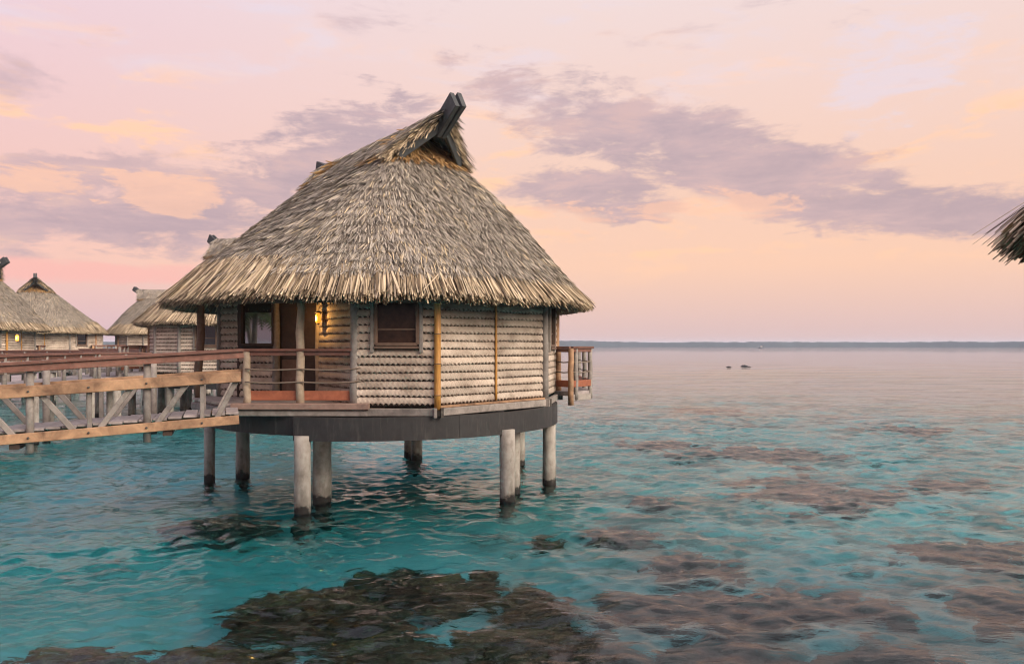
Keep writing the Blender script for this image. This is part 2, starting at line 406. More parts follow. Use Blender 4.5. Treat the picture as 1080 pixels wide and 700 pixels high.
# ------------------------------------------------------------------ lagoon: seabed, water, distant island
def axis(fine_lo, fine_hi, step, lo, hi, grow=1.12):
    a = list(np.arange(fine_lo, fine_hi, step)); s = step; x = a[-1]
    while x < hi: s *= grow; x += s; a.append(min(x, hi))
    s = step; x = a[0]; pre = []
    while x > lo: s *= grow; x -= s; pre.append(max(x, lo))
    return np.array(pre[::-1] + a)
FAR = 4000.0
def grid_faces(nx, ny):
    i = np.arange(ny - 1)[:, None] * nx + np.arange(nx - 1)[None, :]
    return np.stack([i, i + 1, i + nx + 1, i + nx], -1).reshape(-1, 4)
def smooth_noise(X, Y, seed, lam):
    """cheap smooth value field: a few long sines"""
    r = np.random.default_rng(seed); out = np.zeros_like(X)
    for k in range(7):
        a = r.uniform(0, 2 * np.pi); q = 2 * np.pi / (lam * r.uniform(.6, 1.8))
        out += np.sin((X * np.cos(a) + Y * np.sin(a)) * q + r.uniform(0, 6.28))
    return out / 7
def build_seabed():
    xs = axis(-22, 22, .4, -FAR, FAR, 1.2); ys = axis(2, 50, .4, -FAR, FAR, 1.2)
    X, Y = np.meshgrid(xs, ys)
    Z = -1.45 + .25 * smooth_noise(X, Y, 3, 9) + .10 * smooth_noise(X, Y, 4, 2.2)
    
    D = np.hypot(X, Y); k = np.clip((D - 22) / 45, 0, 1); k = k * k * (3 - 2 * k); Z = Z * (1 - .74 * k) - .02 * k; q = np.clip((X - Y * .0 + 1.5) / 4.5, 0, 1); Z = Z * (1 - .28 * q * q * (3 - 2 * q)); q = np.clip((-.5 - X) / 3.5, 0, 1) * (1 - k); Z = Z * (1 + .28 * q)
    me = np_mesh('seabed', np.stack([X, Y, Z], -1).reshape(-1, 3), grid_faces(len(xs), len(ys)))
    tag(new_obj('seabed', me, M['sand'], smooth=True), kind='structure')
build_seabed()
def build_water():
    xs = axis(-14, 16, .075, -FAR, FAR, 1.06); ys = axis(7.6, 32, .06, -FAR, FAR, 1.022)
    X, Y = np.meshgrid(xs, ys)
    sx = np.gradient(xs)[None, :] + 0 * Y; sy = np.gradient(ys)[:, None] + 0 * X; sp = np.maximum(sx, sy)
    Z = np.zeros_like(X); r = np.random.default_rng(5)
    gust = .75 + .55 * smooth_noise(X, Y, 21, 7.0)
    for k in range(80):
        lam = .17 * (9 ** r.uniform(0, 1))
        a = R(80) + r.normal(0, .72)                       # travel direction: crests lie across the view
        amp = .0102 * lam ** .85 * r.uniform(.4, 1.1) * (1 if lam < .6 else .55)
        fade = np.clip((np.minimum(lam / (abs(np.cos(a)) + .05) / sx, lam / (abs(np.sin(a)) + .05) / sy) - 2.4) / 2.2, 0, 1)
        ph = (X * np.cos(a) + Y * np.sin(a)) * 2 * np.pi / lam + r.uniform(0, 6.28) + .9 * smooth_noise(X, Y, 100 + k, lam * 7)
        w = np.sin(ph); w = w + .22 * np.cos(2 * ph)       # a little peaked
        Z += amp * w * fade * (gust if lam < 1.2 else 1)
    for k in range(26):                                     # longer swell, carries on far out
        lam = 1.8 * (5 ** r.uniform(0, 1)); a = R(94) + r.normal(0, .4); fade = np.clip((np.minimum(lam / (abs(np.cos(a)) + .05) / sx, lam / (abs(np.sin(a)) + .05) / sy) - 2.4) / 2.2, 0, 1)
        ph = (X * np.cos(a) + Y * np.sin(a)) * 2 * np.pi / lam + r.uniform(0, 6.28) + .9 * smooth_noise(X, Y, 300 + k, lam * 7)
        Z += .0022 * lam * np.sin(ph) * fade * r.uniform(.5, 1) * np.clip((Y - 8) / 30, .25, 1)
    V = np.stack([X, Y, Z], -1).reshape(-1, 3); nx, ny = len(xs), len(ys)
    Fc = grid_faces(nx, ny)
    # close the body of water: walls and bottom
    bot = np.array([[xs[0], ys[0], -6], [xs[-1], ys[0], -6], [xs[-1], ys[-1], -6], [xs[0], ys[-1], -6]])
    b0 = len(V); edge = lambda idx: [int(i) for i in idx]
    me_faces = [tuple(f) for f in Fc.tolist()]
    V = np.vstack([V, bot])
    me_faces.append(tuple(edge(range(nx - 1, -1, -1)) + [b0, b0 + 1]))
    me_faces.append(tuple(edge(range((ny - 1) * nx, ny * nx)) + [b0 + 2, b0 + 3]))
    me_faces.append(tuple(edge(range(0, ny * nx, nx)) + [b0 + 3, b0]))
    me_faces.append(tuple(edge(range(nx * ny - 1, 0, -nx)) + [b0 + 1, b0 + 2]))
    me_faces.append((b0 + 3, b0 + 2, b0 + 1, b0))
    me = bpy.data.meshes.new('lagoon_water'); me.from_pydata(V.tolist(), [], me_faces); me.update()
    me.polygons.foreach_set('use_smooth', [True] * len(me.polygons))
    tag(new_obj('lagoon_water', me, M['water']), kind='structure')
build_water()
def build_island():
    r = random.Random(4); n = 700; vs = []; fs = []
    for i in range(n + 1):
        a = R(-62 + 124 * i / n); d = 1200 + 60 * math.sin(a * 5) + 30 * math.sin(a * 17)
        h = 6.6 + 1.0 * mnoise.noise((i * .05, 2, 0)) + .9 * mnoise.noise((i * .31, 5, 0)) + .5 * r.random()
        pa = math.degrees(a); h += 2.6 * math.exp(-((pa - 4.5) / 2.2) ** 2)
        for (dd, hh) in ((0, -1), (6, .5), (14, h * .8), (40, h), (80, h * .7), (130, -1)):
            vs.append(((d + dd) * math.sin(a), (d + dd) * math.cos(a), hh))
    for i in range(n):
        for k in range(5): fs.append((i * 6 + k, (i + 1) * 6 + k, (i + 1) * 6 + k + 1, i * 6 + k + 1))
    me = bpy.data.meshes.new('island'); me.from_pydata(vs, [], fs); fix_normals(me)
    tag(new_obj('distant_island', me, M['island']), kind='structure')
build_island()

# ------------------------------------------------------------------ the bungalow
C = Vector((-3.19, 20.15, 0))
def L(x, y): return (x - C.x, y - C.y)          # world plan -> bungalow plan
TH = R(37); U = Vector((math.sin(TH), -math.cos(TH), 0)); W = Vector((math.cos(TH), math.sin(TH), 0))
ZE, ZR, RE = 4.50, 8.50, 4.98
def rb(s): return RE * np.clip(1 - s, 0, 1) ** 1.03
def ra(s): return np.where(s < .80, 2.28 + (RE - 2.28) * np.clip(1 - s / .80, 0, 1) ** .97, 2.28 - 2.6 * np.clip(s - .8, 0, 1))
def roof_pt(phi, s):
    n = 2 + 5.0 * s ** 2
    cu, sv = np.cos(phi), np.sin(phi)
    u = ra(s) * np.sign(cu) * np.abs(cu) ** (2 / n); v = rb(s) * np.sign(sv) * np.abs(sv) ** (2 / n)
    bulge = 0.10 * np.sin(np.pi * np.clip(s, 0, 1))
    return plan(u, v, ZE + (ZR - ZE) * s + bulge * .0, s)
def plan(u, v, z, s):
    ox, oy = -.2 * s, .3 * s
    return np.stack([u * U.x + v * W.x + ox, u * U.y + v * W.y + oy, z + 0 * u], -1)
def uv_(s): return 2.52 + .74 * np.clip((s - .80) / .20, 0, 1)      # where the verge stands
def cap_pt(u, side, s):
    sag = .10 * (np.abs(u) / 3.3) ** 2
    return plan(u, side * (rb(s) + .03), ZE + (ZR - ZE) * s + .035 + sag * s + .035 * np.minimum(0, u), s)
def surf_sample(fn, A, B, n):
    """area-weighted samples of a surface fn(a,b); returns points, downslope dirs (towards smaller b), normals"""
    a, b = np.meshgrid(A, B, indexing='ij'); P = fn(a, b)
    d1 = P[1:, :-1] - P[:-1, :-1]; d2 = P[:-1, 1:] - P[:-1, :-1]
    ar = np.linalg.norm(np.cross(d1, d2), axis=-1); pr = (ar / ar.sum()).ravel()
    idx = rng.choice(len(pr), n, p=pr); i, j = np.unravel_index(idx, ar.shape)
    aa = A[i] + (A[i + 1] - A[i]) * rng.random(n); bb = B[j] + (B[j + 1] - B[j]) * rng.random(n)
    p = fn(aa, bb); e = 1e-3
    db = fn(aa, bb - e) - p; da = fn(aa + e, bb) - p
    db /= np.linalg.norm(db, axis=-1, keepdims=True) + 1e-12
    nn = np.cross(da, db); nn /= np.linalg.norm(nn, axis=-1, keepdims=True) + 1e-12
    return p, db, nn, aa, bb
def unit(a): return a / (np.linalg.norm(a, axis=-1, keepdims=True) + 1e-12)
def strips(p, d, n, length, width, h0, h1, spread=.25, droop=0.0):
    """flat leaf strips: p top point, d downslope, n outward normal"""
    ok = (np.linalg.norm(n, axis=-1) > .9) & (d[:, 2] < .35); p, d, n, length, width, h0, h1 = p[ok], d[ok], n[ok], length[ok], width[ok], h0[ok], h1[ok]
    k = len(p); side = np.cross(d, n)
    ang = rng.normal(0, spread, k)[:, None]
    d2 = unit(d * np.cos(ang) + side * np.sin(ang)); side = unit(np.cross(d2, n))
    tw = rng.normal(0, .35, k)[:, None]; side = unit(side + n * tw)
    Ln = length[:, None]; Wd = width[:, None] / 2; hm = (h0 * .45 + h1 * .55)[:, None]
    a = p + n * h0[:, None]; b = p + d2 * Ln * .5 + n * hm; c = p + d2 * Ln + n * h1[:, None]
    c[:, 2] -= droop
    V = np.stack([a - side * Wd * .8, a + side * Wd * .8, b - side * Wd, b + side * Wd, c - side * Wd * .7, c + side * Wd * .7], 1).reshape(-1, 3)
    o = np.arange(k)[:, None] * 6
    Fq = np.concatenate([o + np.array([[0, 1, 3, 2]]), o + np.array([[2, 3, 5, 4]])], 0)
    return V, Fq
def join(parts):
    Vs, Fs, o = [], [], 0
    for v, f in parts: Vs.append(v); Fs.append(f + o); o += len(v)
    return np.vstack(Vs), np.vstack(Fs)
def outward(p, nn):
    flip = np.sign(np.sum(nn * (p - np.array([0, 0, 3.0])), -1, keepdims=True)); flip[flip == 0] = 1
    return nn * flip
def build_roof(parent):
    # packed core with an underside
    mb_phi = np.linspace(0, 2 * np.pi, 73)[:-1]; S = np.linspace(0, 1, 26)
    V = []; Fc = []; n = 72
    for s in S: V.append(roof_pt(mb_phi, np.full(n, s)) + np.array([0, 0, -.04]))
    for s in S[:12]: V.insert(0, roof_pt(mb_phi, np.full(n, s)) * np.array([.97, .97, 1]) + np.array([0, 0, -.34]))
    V = np.vstack(V); rows = len(V) // n
    for i in range(rows - 1):
        for k in range(n): Fc.append((i * n + k, i * n + (k + 1) % n, (i + 1) * n + (k + 1) % n, (i + 1) * n + k))
    roof = new_obj('roof', np_mesh('roof', V, np.array(Fc)), M['thatch_core'], parent, True)
    # weathered thatch over the whole slope
    N = 100000
    p, d, nn, aa, bb = surf_sample(roof_pt, np.linspace(0, 2 * np.pi, 241), np.linspace(.055, .80, 61), N)
    nn = outward(p, nn)
    # courses: leaf ends lie in uneven rows
    ln = rng.uniform(.14, .44, N); wd = rng.uniform(.012, .030, N)
    h0 = rng.uniform(-.05, .015, N); h1 = h0 + rng.uniform(.01, .055, N)
    row = np.round(bb / .052) * .052 + rng.normal(0, .006, N) + .006 * np.sin(aa * 9); pick = rng.random(N) < .45
    p2 = roof_pt(aa, np.clip(row, 0.01, .80)); p = np.where(pick[:, None], p2 - d * ln[:, None] * .5, p); h1 = np.where(pick, h1 + .02, h1)
    parts = [strips(p - d * ln[:, None] * .5, d, nn, ln, wd, h0, h1, .27)]
    # saddle cap at the ridge, both slopes
    for side in (-1, 1):
        fn = lambda t, s, side=side: cap_pt(t * uv_(s), side, s)
        N2 = 6000
        p, d, nn, aa, bb = surf_sample(fn, np.linspace(-1, 1, 81), np.linspace(.79, 1.0, 31), N2)
        nn = outward(p, nn)
        ln = rng.uniform(.25, .6, N2); wd = rng.uniform(.012, .030, N2); h0 = rng.uniform(-.04, .02, N2); h1 = h0 + rng.uniform(.0, .035, N2)
        parts.append(strips(p - d * (ln * .4 * np.clip((.985 - bb) / .08, 0, 1))[:, None], d, nn, ln, wd, h0, h1, .20))
    # straws bent over the ridge
    N3 = 2600; u = rng.uniform(-3.28, 3.28, N3); sd = rng.choice([-1, 1], N3); s = rng.uniform(.95, 1.0, N3)
    p = cap_pt(u, sd * .4, s); d = unit(np.array([W.x, W.y, 0])[None] * sd[:, None] * .9 + np.array([0, 0, -.55])[None] + np.array([U.x, U.y, 0])[None] * rng.normal(0, .15, N3)[:, None])
    nn = unit(np.array([0, 0, 1.0])[None] + np.array([W.x, W.y, 0])[None] * sd[:, None] * .6)
    parts.append(strips(p, d, nn, rng.uniform(.2, .5, N3), rng.uniform(.02, .045, N3), rng.uniform(-.03, .01, N3), rng.uniform(-.03, .0, N3), .2))
    V, Fq = join(parts)
    tag(new_obj('thatch', np_mesh('thatch', V, Fq), M['thatch'], roof), kind='stuff')
    # golden straw sheltered in the two gablets
    gp = []
    for e in (-1, 1):
        N4 = 1600; c0 = 0 if e > 0 else math.pi
        p, d, nn, aa, bb = surf_sample(roof_pt, np.linspace(c0 - 1.15, c0 + 1.15, 41), np.linspace(.75, .93, 21), N4)
        nn = outward(p, nn); ln = rng.uniform(.3, .7, N4)
        gp.append(strips(p - d * ln[:, None] * .5, d, nn, ln, rng.uniform(.016, .04, N4), rng.uniform(-.02, .04, N4), rng.uniform(.03, .12, N4), .42))
    V, Fq = join(gp); tag(new_obj('gable_straw', np_mesh('gable_straw', V, Fq), M['gold'], roof), kind='stuff')
    # thick hanging fringe at the eaves
    fp = []
    for layer, (N5, r0, z0, r1, z1, jl) in enumerate([(4300, 4.36, 5.08, 5.16, 4.30, .13), (3600, 4.40, 4.97, 5.12, 4.24, .12), (3300, 4.45, 4.88, 5.04, 4.22, .12), (3000, 4.45, 4.78, 4.92, 4.19, .10), (2600, 4.42, 4.70, 4.78, 4.19, .10)]):
        th = rng.uniform(0, 2 * np.pi, N5)
        wavy = .07 * np.sin(th * 5 + 1) + .05 * np.sin(th * 13 + 2) + rng.normal(0, .10, N5)
        rad = np.stack([np.cos(th), np.sin(th), 0 * th], -1); zz = np.array([0, 0, 1.0])
        p0 = rad * (r0 + wavy[:, None]) + zz * (z0 - wavy[:, None] * .8 + .02)
        p1 = rad * (r1 + rng.normal(0, .035, N5)[:, None]) + zz * (z1 + rng.normal(0, .022, N5) + .02 * np.sin(th * 9))[:, None]
        d = p1 - p0; Ln = np.linalg.norm(d, axis=-1); d = d / Ln[:, None]; tang = np.stack([-np.sin(th), np.cos(th), 0 * th], -1)
        nn = unit(np.cross(tang, d)); nn *= np.sign(np.sum(nn * (rad + zz), -1, keepdims=True))
        fp.append(strips(p0, d, nn, Ln * rng.uniform(.86, 1.05, N5), rng.uniform(.017, .044, N5), rng.uniform(-.02, .04, N5), rng.uniform(-.03, .035, N5), .06))
    # stray ends that leave the fringe
    N6 = 90; th = rng.uniform(0, 2 * np.pi, N6); rad = np.stack([np.cos(th), np.sin(th), 0 * th], -1)
    p0 = rad * 4.75 + np.array([0, 0, 4.78]); d = unit(rad * rng.uniform(.5, 1.1, N6)[:, None] + np.array([0, 0, -.75])); tang = np.stack([-np.sin(th), np.cos(th), 0 * th], -1)
    fp.append(strips(p0, d, unit(np.cross(tang, d)), rng.uniform(.45, .85, N6), rng.uniform(.02, .05, N6), np.zeros(N6), np.zeros(N6), .3))
    V, Fq = join(fp); tag(new_obj('eave_fringe', np_mesh('eave_fringe', V, Fq), M['fringe'], roof), kind='stuff')
    # verge boards, straw verge and horns
    ev = []
    for e in (1, -1):
        for side in (1, -1):
            line = lambda s: np.array(cap_pt(np.float64(e * uv_(s)), side, np.float64(s)))
            ss = np.linspace(.80, 1.0, 7); pts = [Vector(line(q)) for q in ss]
            mb = MB()
            for a, b in zip(pts[:-1], pts[1:]):
                dd = (b - a).normalized(); nrm = dd.cross(U * e).normalized()
                if nrm.z > 0: nrm = -nrm
                o = nrm * .25 - U * (e * .03); mb.beam(a + o - dd * .02, b + o + dd * .02, .07, .23, nrm)
            mb.build('barge_board', M['horn_wood'], roof)
            # straw packed along the edge, tips pointing out over the board
            N7 = 1500; q = rng.uniform(.79, 1.0, N7); c = np.stack([line(v) for v in q])
            dn = unit(np.stack([line(v - .01) for v in q]) - c); uo = np.array([U.x, U.y, 0])[None] * e
            nrm = unit(np.cross(dn, uo + 0 * dn)); nrm *= np.sign(nrm[:, 2:3])
            dep = rng.uniform(.02, .15, N7)[:, None]
            p = c - nrm * dep - uo * rng.uniform(.12, .40, N7)[:, None]
            d = unit(dn * rng.uniform(.6, 1.0, N7)[:, None] + uo * rng.uniform(.1, .55, N7)[:, None])
            ev.append(strips(p - d * (.1 * np.clip((.98 - q) / .06, 0, 1))[:, None] - np.array([0, 0, .05]), d, unit(nrm * .6 + uo * .8), rng.uniform(.25, .5, N7), rng.uniform(.012, .03, N7), np.zeros(N7), rng.uniform(-.02, .03, N7), .15))
        apex = Vector(plan(np.float64(e * 2.88), np.float64(0), 8.16, .95)); tip = apex + U * (e * .80) + Vector((0, 0, .52 if e > 0 else .28))
        for side in (1, -1):
            o0 = W * (side * .065); o1 = W * (side * .068) + U * (e * side * .035)
            MB().beam(apex + o0, tip + o1, .11, .42, U * e).build('ridge_horn', M['horn_wood'], roof)
    V, Fq = join(ev); tag(new_obj('verge_straw', np_mesh('verge_straw', V, Fq), M['fringe'], roof), kind='stuff')
    return roof

WALL_PTS = dict(K=L(-3.12, 16.22), P=L(-1.52, 16.22), Q=L(.74, 18.85), E=L(1.15, 21.3), T1=L(.75, 22.7), T2=L(-.3, 23.65), T3=L(-2.5, 24.3), T4=L(-5.0, 23.95),
                T5=L(-6.8, 22.6), T6=L(-7.3, 20.6), V=L(-6.85, 18.95), Wd=L(-6.3, 18.62), Fr=L(-5.35, 18.3), G=L(-4.3, 17.95))
B_ = tuple((a + b) / 2 for a, b in zip(WALL_PTS['P'], WALL_PTS['Q']))
ZF, ZT = 2.14, 4.70
ROW = .158
all_clad = MB()
def clad_row(a, b, nrm, z0, h, seed):
    """one woven strip: bulged profile, scalloped lower edge"""
    a, b = Vector((a[0], a[1], 0)), Vector((b[0], b[1], 0)); ln = (b - a).length; nx = max(4, int(ln / .020)); r = random.Random(seed)
    ph = r.uniform(0, 6); prof = [(.0, 1.03), (.022, .90), (.038, .56), (.042, .26), (.034, .09), (.004, .11)]
    vs = []; fs = []; tilt = r.uniform(-.006, .006); k1 = r.uniform(0, 9)
    for i in range(nx + 1):
        t = i / nx; p = a.lerp(b, t); xx = t * ln
        sc = .044 * (abs(math.sin(math.pi * xx / .105 + ph)) - .5) + .006 * math.sin(xx * 2.1 + k1) + tilt * (t - .5) * 2
        tw = .003 * math.sin(2 * math.pi * xx / .105 + ph * 2)
        for j, (o, zf) in enumerate(prof):
            wz = sc * (1 if j >= 4 else (.5 if j == 3 else 0)) + .006 * math.sin(xx * 2.1 + k1) * (j < 4)
            q = p + nrm * (o + (tw if 0 < j < 5 else 0)); vs.append((q.x, q.y, z0 + h * zf + wz))
    m = len(prof)
    for i in range(nx):
        for j in range(m - 1): fs.append((i * m + j, i * m + j + 1, (i + 1) * m + j + 1, (i + 1) * m + j))
    return vs, fs
def add_clad(a, b, z0, z1, wall, holes=(), skip_ends=.0):
    """rows of woven strips on the wall line a-b; holes = (t0,t1,za,zb)"""
    av, bv = Vector((*a, 0)), Vector((*b, 0)); d = (bv - av).normalized(); nrm = Vector((d.y, -d.x, 0))
    n = int(round((z1 - z0) / ROW)); h = (z1 - z0) / n
    for i in range(n):
        z = z0 + i * h; segs = [(0.0, 1.0)]
        for (t0, t1, za, zb) in holes:
            if z + h * .5 > za and z + h * .5 < zb:
                segs = [q for s in segs for q in ((s[0], min(s[1], t0)), (max(s[0], t1), s[1])) if q[1] - q[0] > .01]
        for (s0, s1) in segs:
            vs, fs = clad_row(av.lerp(bv, s0), av.lerp(bv, s1), nrm, z, h, rnd.random())
            o = MB().add(vs, fs).build('cladding_strip', M['clad'], wall, True); all_clad.add(vs, fs)
def panel(a, b, z0, z1, th=.06, off=-.035):
    av, bv = Vector((*a, 0)), Vector((*b, 0)); d = (bv - av).normalized(); nrm = Vector((d.y, -d.x, 0))
    mb = MB(); zc = (z0 + z1) / 2
    return mb.beam(av + nrm * off + Vector((0, 0, zc)), bv + nrm * off + Vector((0, 0, zc)), th, z1 - z0)
def window(a, b, t0, t1, z0, z1, parent, glass, fr=.065, fm='brown_wood', casing=True):
    av, bv = Vector((*a, 0)), Vector((*b, 0)); d = (bv - av).normalized(); nrm = Vector((d.y, -d.x, 0)); ln = (bv - av).length
    p0, p1 = av + d * (t0 * ln), av + d * (t1 * ln); Z = lambda q: Vector((0, 0, q))
    fm_ = M[fm]; w = MB()
    o = nrm * .055
    w.beam(p0 + o + Z(z0), p0 + o + Z(z1), fr, .11, nrm); w.beam(p1 + o + Z(z0), p1 + o + Z(z1), fr, .11, nrm)
    w.beam(p0 + o + Z(z1), p1 + o + Z(z1), .11, fr); w.beam(p0 + o + Z(z0), p1 + o + Z(z0), .11, fr)
    fo = w.build('window', fm_, parent)
    MB().beam(p0 + nrm * .02 + Z((z0 + z1) / 2), p1 + nrm * .02 + Z((z0 + z1) / 2), .02, z1 - z0).build('pane', M[glass], fo)
    if casing:
        for p in (p0 - d * .075, p1 + d * .075):
            MB().beam(p + o * 1.1 + Z(z0 - .16), p + o * 1.1 + Z(z1), .075, .09, nrm).build('casing', M['grey_wood'], fo)
        MB().beam(p0 - d * .03 + nrm * .075 + Z(z0 - .065), p1 + d * .03 + nrm * .075 + Z(z0 - .065), .11, .05).build('sill', M['brown_wood'], fo)
        MB().beam((p0 + p1) / 2 + nrm * .035 + Z(z0 + .3) - d * (t1 - t0) * ln * .5, (p0 + p1) / 2 + nrm * .035 + Z(z0 + .3) + d * (t1 - t0) * ln * .5, .02, .03).build('glazing_bar', fm_, fo)
    return fo
def arc_beam(r0, r1, a0, a1, z0, z1, n):
    vs = []; fs = []
    for i in range(n + 1):
        a = a0 + (a1 - a0) * i / n; c, s = math.cos(a), math.sin(a)
        vs += [(r0 * c, r0 * s, z0), (r1 * c, r1 * s, z0), (r1 * c, r1 * s, z1), (r0 * c, r0 * s, z1)]
    for i in range(n):
        for k in range(4): fs.append((i * 4 + k, i * 4 + (k + 1) % 4, (i + 1) * 4 + (k + 1) % 4, (i + 1) * 4 + k))
    fs += [(3, 2, 1, 0), tuple(n * 4 + k for k in range(4))]
    return MB().add(vs, fs)
def handrail_run(pts, zt, parent, posts=(), rail='red_wood'):
    pass
def build_bungalow():
    root = empty('thatched_bungalow', C)
    WP = WALL_PTS
    roof = build_roof(root)
    # walls: thin core boards, then woven strips
    order = ['K', 'P', 'Q', 'E', 'T1', 'T2', 'T3', 'T4', 'T5', 'T6', 'V', 'Wd', 'Fr', 'G', 'K']
    wall = None
    core = MB()
    for a, b in zip(order[:-1], order[1:]):
        if (a, b) in (('Fr', 'G'),): continue
        z1 = 3.33 if (a, b) == ('Wd', 'Fr') else ZT
        q = panel(WP[a], WP[b], ZF - .02, z1); core.add(q.v, q.f)
    wall = core.build('wall', M['dark_wood'], root)
    add_clad(WP['K'], WP['P'], ZF, ZT, wall, [(.20, .81, 3.28, 9)])
    add_clad(WP['P'], B_, ZF, ZT, wall); add_clad(B_, WP['Q'], ZF, ZT, wall)
    add_clad(WP['Q'], WP['E'], ZF, ZT, wall, [(.22, .66, 3.24, 9)])
    add_clad(WP['G'], WP['K'], ZF, ZT, wall)
    add_clad(WP['Wd'], WP['Fr'], ZF, 3.25, wall)
    add_clad(WP['V'], WP['Wd'], ZF, ZT, wall)
    back = ['E', 'T1', 'T2', 'T3', 'T4', 'T5', 'T6', 'V']
    for i, (a, b) in enumerate(zip(back[:-1], back[1:])):
        win = [(.30, .70, 3.24, 9)] if i in (2, 4, 5) else []
        add_clad(WP[a], WP[b], ZF, ZT, wall, win)
        if win: window(WP[a], WP[b], .31, .69, 3.33, 4.45, root, 'glass')
    window(WP['K'], WP['P'], .245, .765, 3.37, 4.45, root, 'brown_glass')
    window(WP['Q'], WP['E'], .26, .62, 3.33, 4.45, root, 'glass')
    window(WP['Wd'], WP['Fr'], .10, .97, 3.36, 4.62, root, 'mirror_glass', casing=False, fm='dark_wood')
    # door between the two veranda poles
    a, b = WP['Fr'], WP['G']
    door = panel(a, b, ZF, 4.45, .05, -.10).build('door', M['dark_wood'], root)
    av, bv = Vector((*a, 0)), Vector((*b, 0)); dd = (bv - av).normalized(); nn = Vector((dd.y, -dd.x, 0))
    for (t0, t1, z0, z1, m_) in ((.10, .44, 2.25, 3.02, 'brown_wood'), (.56, .92, 2.25, 3.02, 'dark_wood'), (.10, .44, 3.15, 4.2, 'dark_wood'), (.56, .92, 3.15, 4.2, 'dark_wood')):
        q0, q1 = av.lerp(bv, t0) - nn * .06, av.lerp(bv, t1) - nn * .06
        MB().beam(q0 + Vector((0, 0, (z0 + z1) / 2)), q1 + Vector((0, 0, (z0 + z1) / 2)), .02, z1 - z0).build('door_panel', M[m_], door)
    hd = av.lerp(bv, .52) - nn * .03; MB().tube([hd + Vector((0, 0, 3.06)), hd + Vector((0, 0, 3.2))], [.012, .012], 6).build('door_handle', M['iron'], door)
    panel(a, b, 4.46, ZT, .08, -.08).build('lintel', M['dark_wood'], root)
    # poles standing at the wall corners
    def P(p, r, m_, z0=ZF - .06, z1=ZT, off=.0, wob=.012, name='pole'):
        v = Vector((p[0], p[1], 0)); v += v.normalized() * off
        return pole((v.x, v.y), z0, z1, r, wob).build(name, M[m_], root, True)
    # the yellow bamboo corner pole, with its nodes
    pv = Vector((*WP['P'], 0)) * 1.016; zs = [2.06]; rs = [.066]
    for zn in (2.35, 2.98, 3.58, 4.20):
        zs += [zn - .03, zn - .006, zn + .006, zn + .03]; rs += [.066, .074, .074, .066]
    zs.append(4.7); rs.append(.064)
    bp = MB().tube([(pv.x, pv.y, z) for z in zs], rs, 14).build('bamboo_pole', M['bamboo'], root, True)
    for zn in (2.35, 2.98, 3.58, 4.20): MB().tube([(pv.x, pv.y, zn - .008), (pv.x, pv.y, zn + .008)], [.0755, .0755], 14).build('bamboo_node', M['brown_wood'], bp, True)
    bq = Vector((*B_, 0)) * 1.016
    MB().tube([(bq.x, bq.y, 2.16 + .25 * i) for i in range(11)], [.026 + .003 * (i % 2) for i in range(11)], 8).build('bamboo_batten', M['bamboo'], root, True)
    P(WP['Q'], .088, 'grey_wood', off=.03); P(WP['E'], .075, 'tan_wood', off=.03)
    P(WP['G'], .085, 'pale_wood'); P(WP['Fr'], .085, 'grey_wood'); P(WP['Wd'], .05, 'dark_wood'); P(WP['V'], .07, 'grey_wood', off=.02)
    for k in ('T1', 'T2', 'T3', 'T4', 'T5', 'T6'): P(WP[k], .08, 'grey_wood', off=.02)
    # sill rails under the walls with their bracket blocks
    def sill(a, b, z0, z1, m_, off, name='sill_beam', w=.10):
        return panel(a, b, z0, z1, w, off).build(name, M[m_], root)
    sill(WP['K'], WP['P'], 1.93, 2.085, 'grey_wood', .07); sill(WP['P'], WP['Q'], 1.93, 2.085, 'grey_wood', .07)
    sill(WP['Q'], WP['E'], 1.93, 2.085, 'grey_wood', .07)
    sill(WP['P'], WP['Q'], 2.09, 2.135, 'tan_wood', .045, 'sill_strip', .08)
    for a, b in zip(back[:-1], back[1:]): sill(WP[a], WP[b], 1.93, 2.085, 'grey_wood', .07)
    for k, o in (('P', .0), ('Q', .0), ('E', .0)):
        v = Vector((*WP[k], 0)); dr = v.normalized(); sd = Vector((-dr.y, dr.x, 0))
        for q, m_ in ((-.07, 'grey_wood'), (.07, 'iron')):
            MB().beam(v - dr * .3 + sd * q + Vector((0, 0, 2.005)), v + dr * .17 + sd * q + Vector((0, 0, 2.0)), .06, .19).build('joist_end', M[m_], root)
    # floor and the black ring beam
    n = 48
    MB().prism([(3.92 * math.cos(2 * math.pi * i / n), 3.92 * math.sin(2 * math.pi * i / n)) for i in range(n)], 1.95, 2.09).build('floor', M['brown_wood'], root)
    ang = lambda x, y: math.atan2(y - C.y, x - C.x)
    a0 = ang(-4.35, 16.0)
    for i in range(5): arc_beam(4.20 - .004 * (i % 2), 4.32 - .006 * (i % 2), a0 + R(45 * i + .06), a0 + R(45 * i + 44.94), 1.46, 1.925, 14).build('ring_board', M['black_board'], root)
    for i in range(3): arc_beam(4.06, 4.17 - .005 * (i % 2), a0 - R(44.8 * i + 44.75), a0 - R(44.8 * i + .05), 1.54, 1.925, 14).build('ring_board', M['black_board'], root)
    for i in range(9):
        yy = -3.6 + .9 * i; hw = math.sqrt(max(.1, 4.05 ** 2 - yy * yy))
        MB().beam((-hw, yy, 1.84), (hw, yy, 1.84), .10, .20).build('joist', M['black_board'], root)
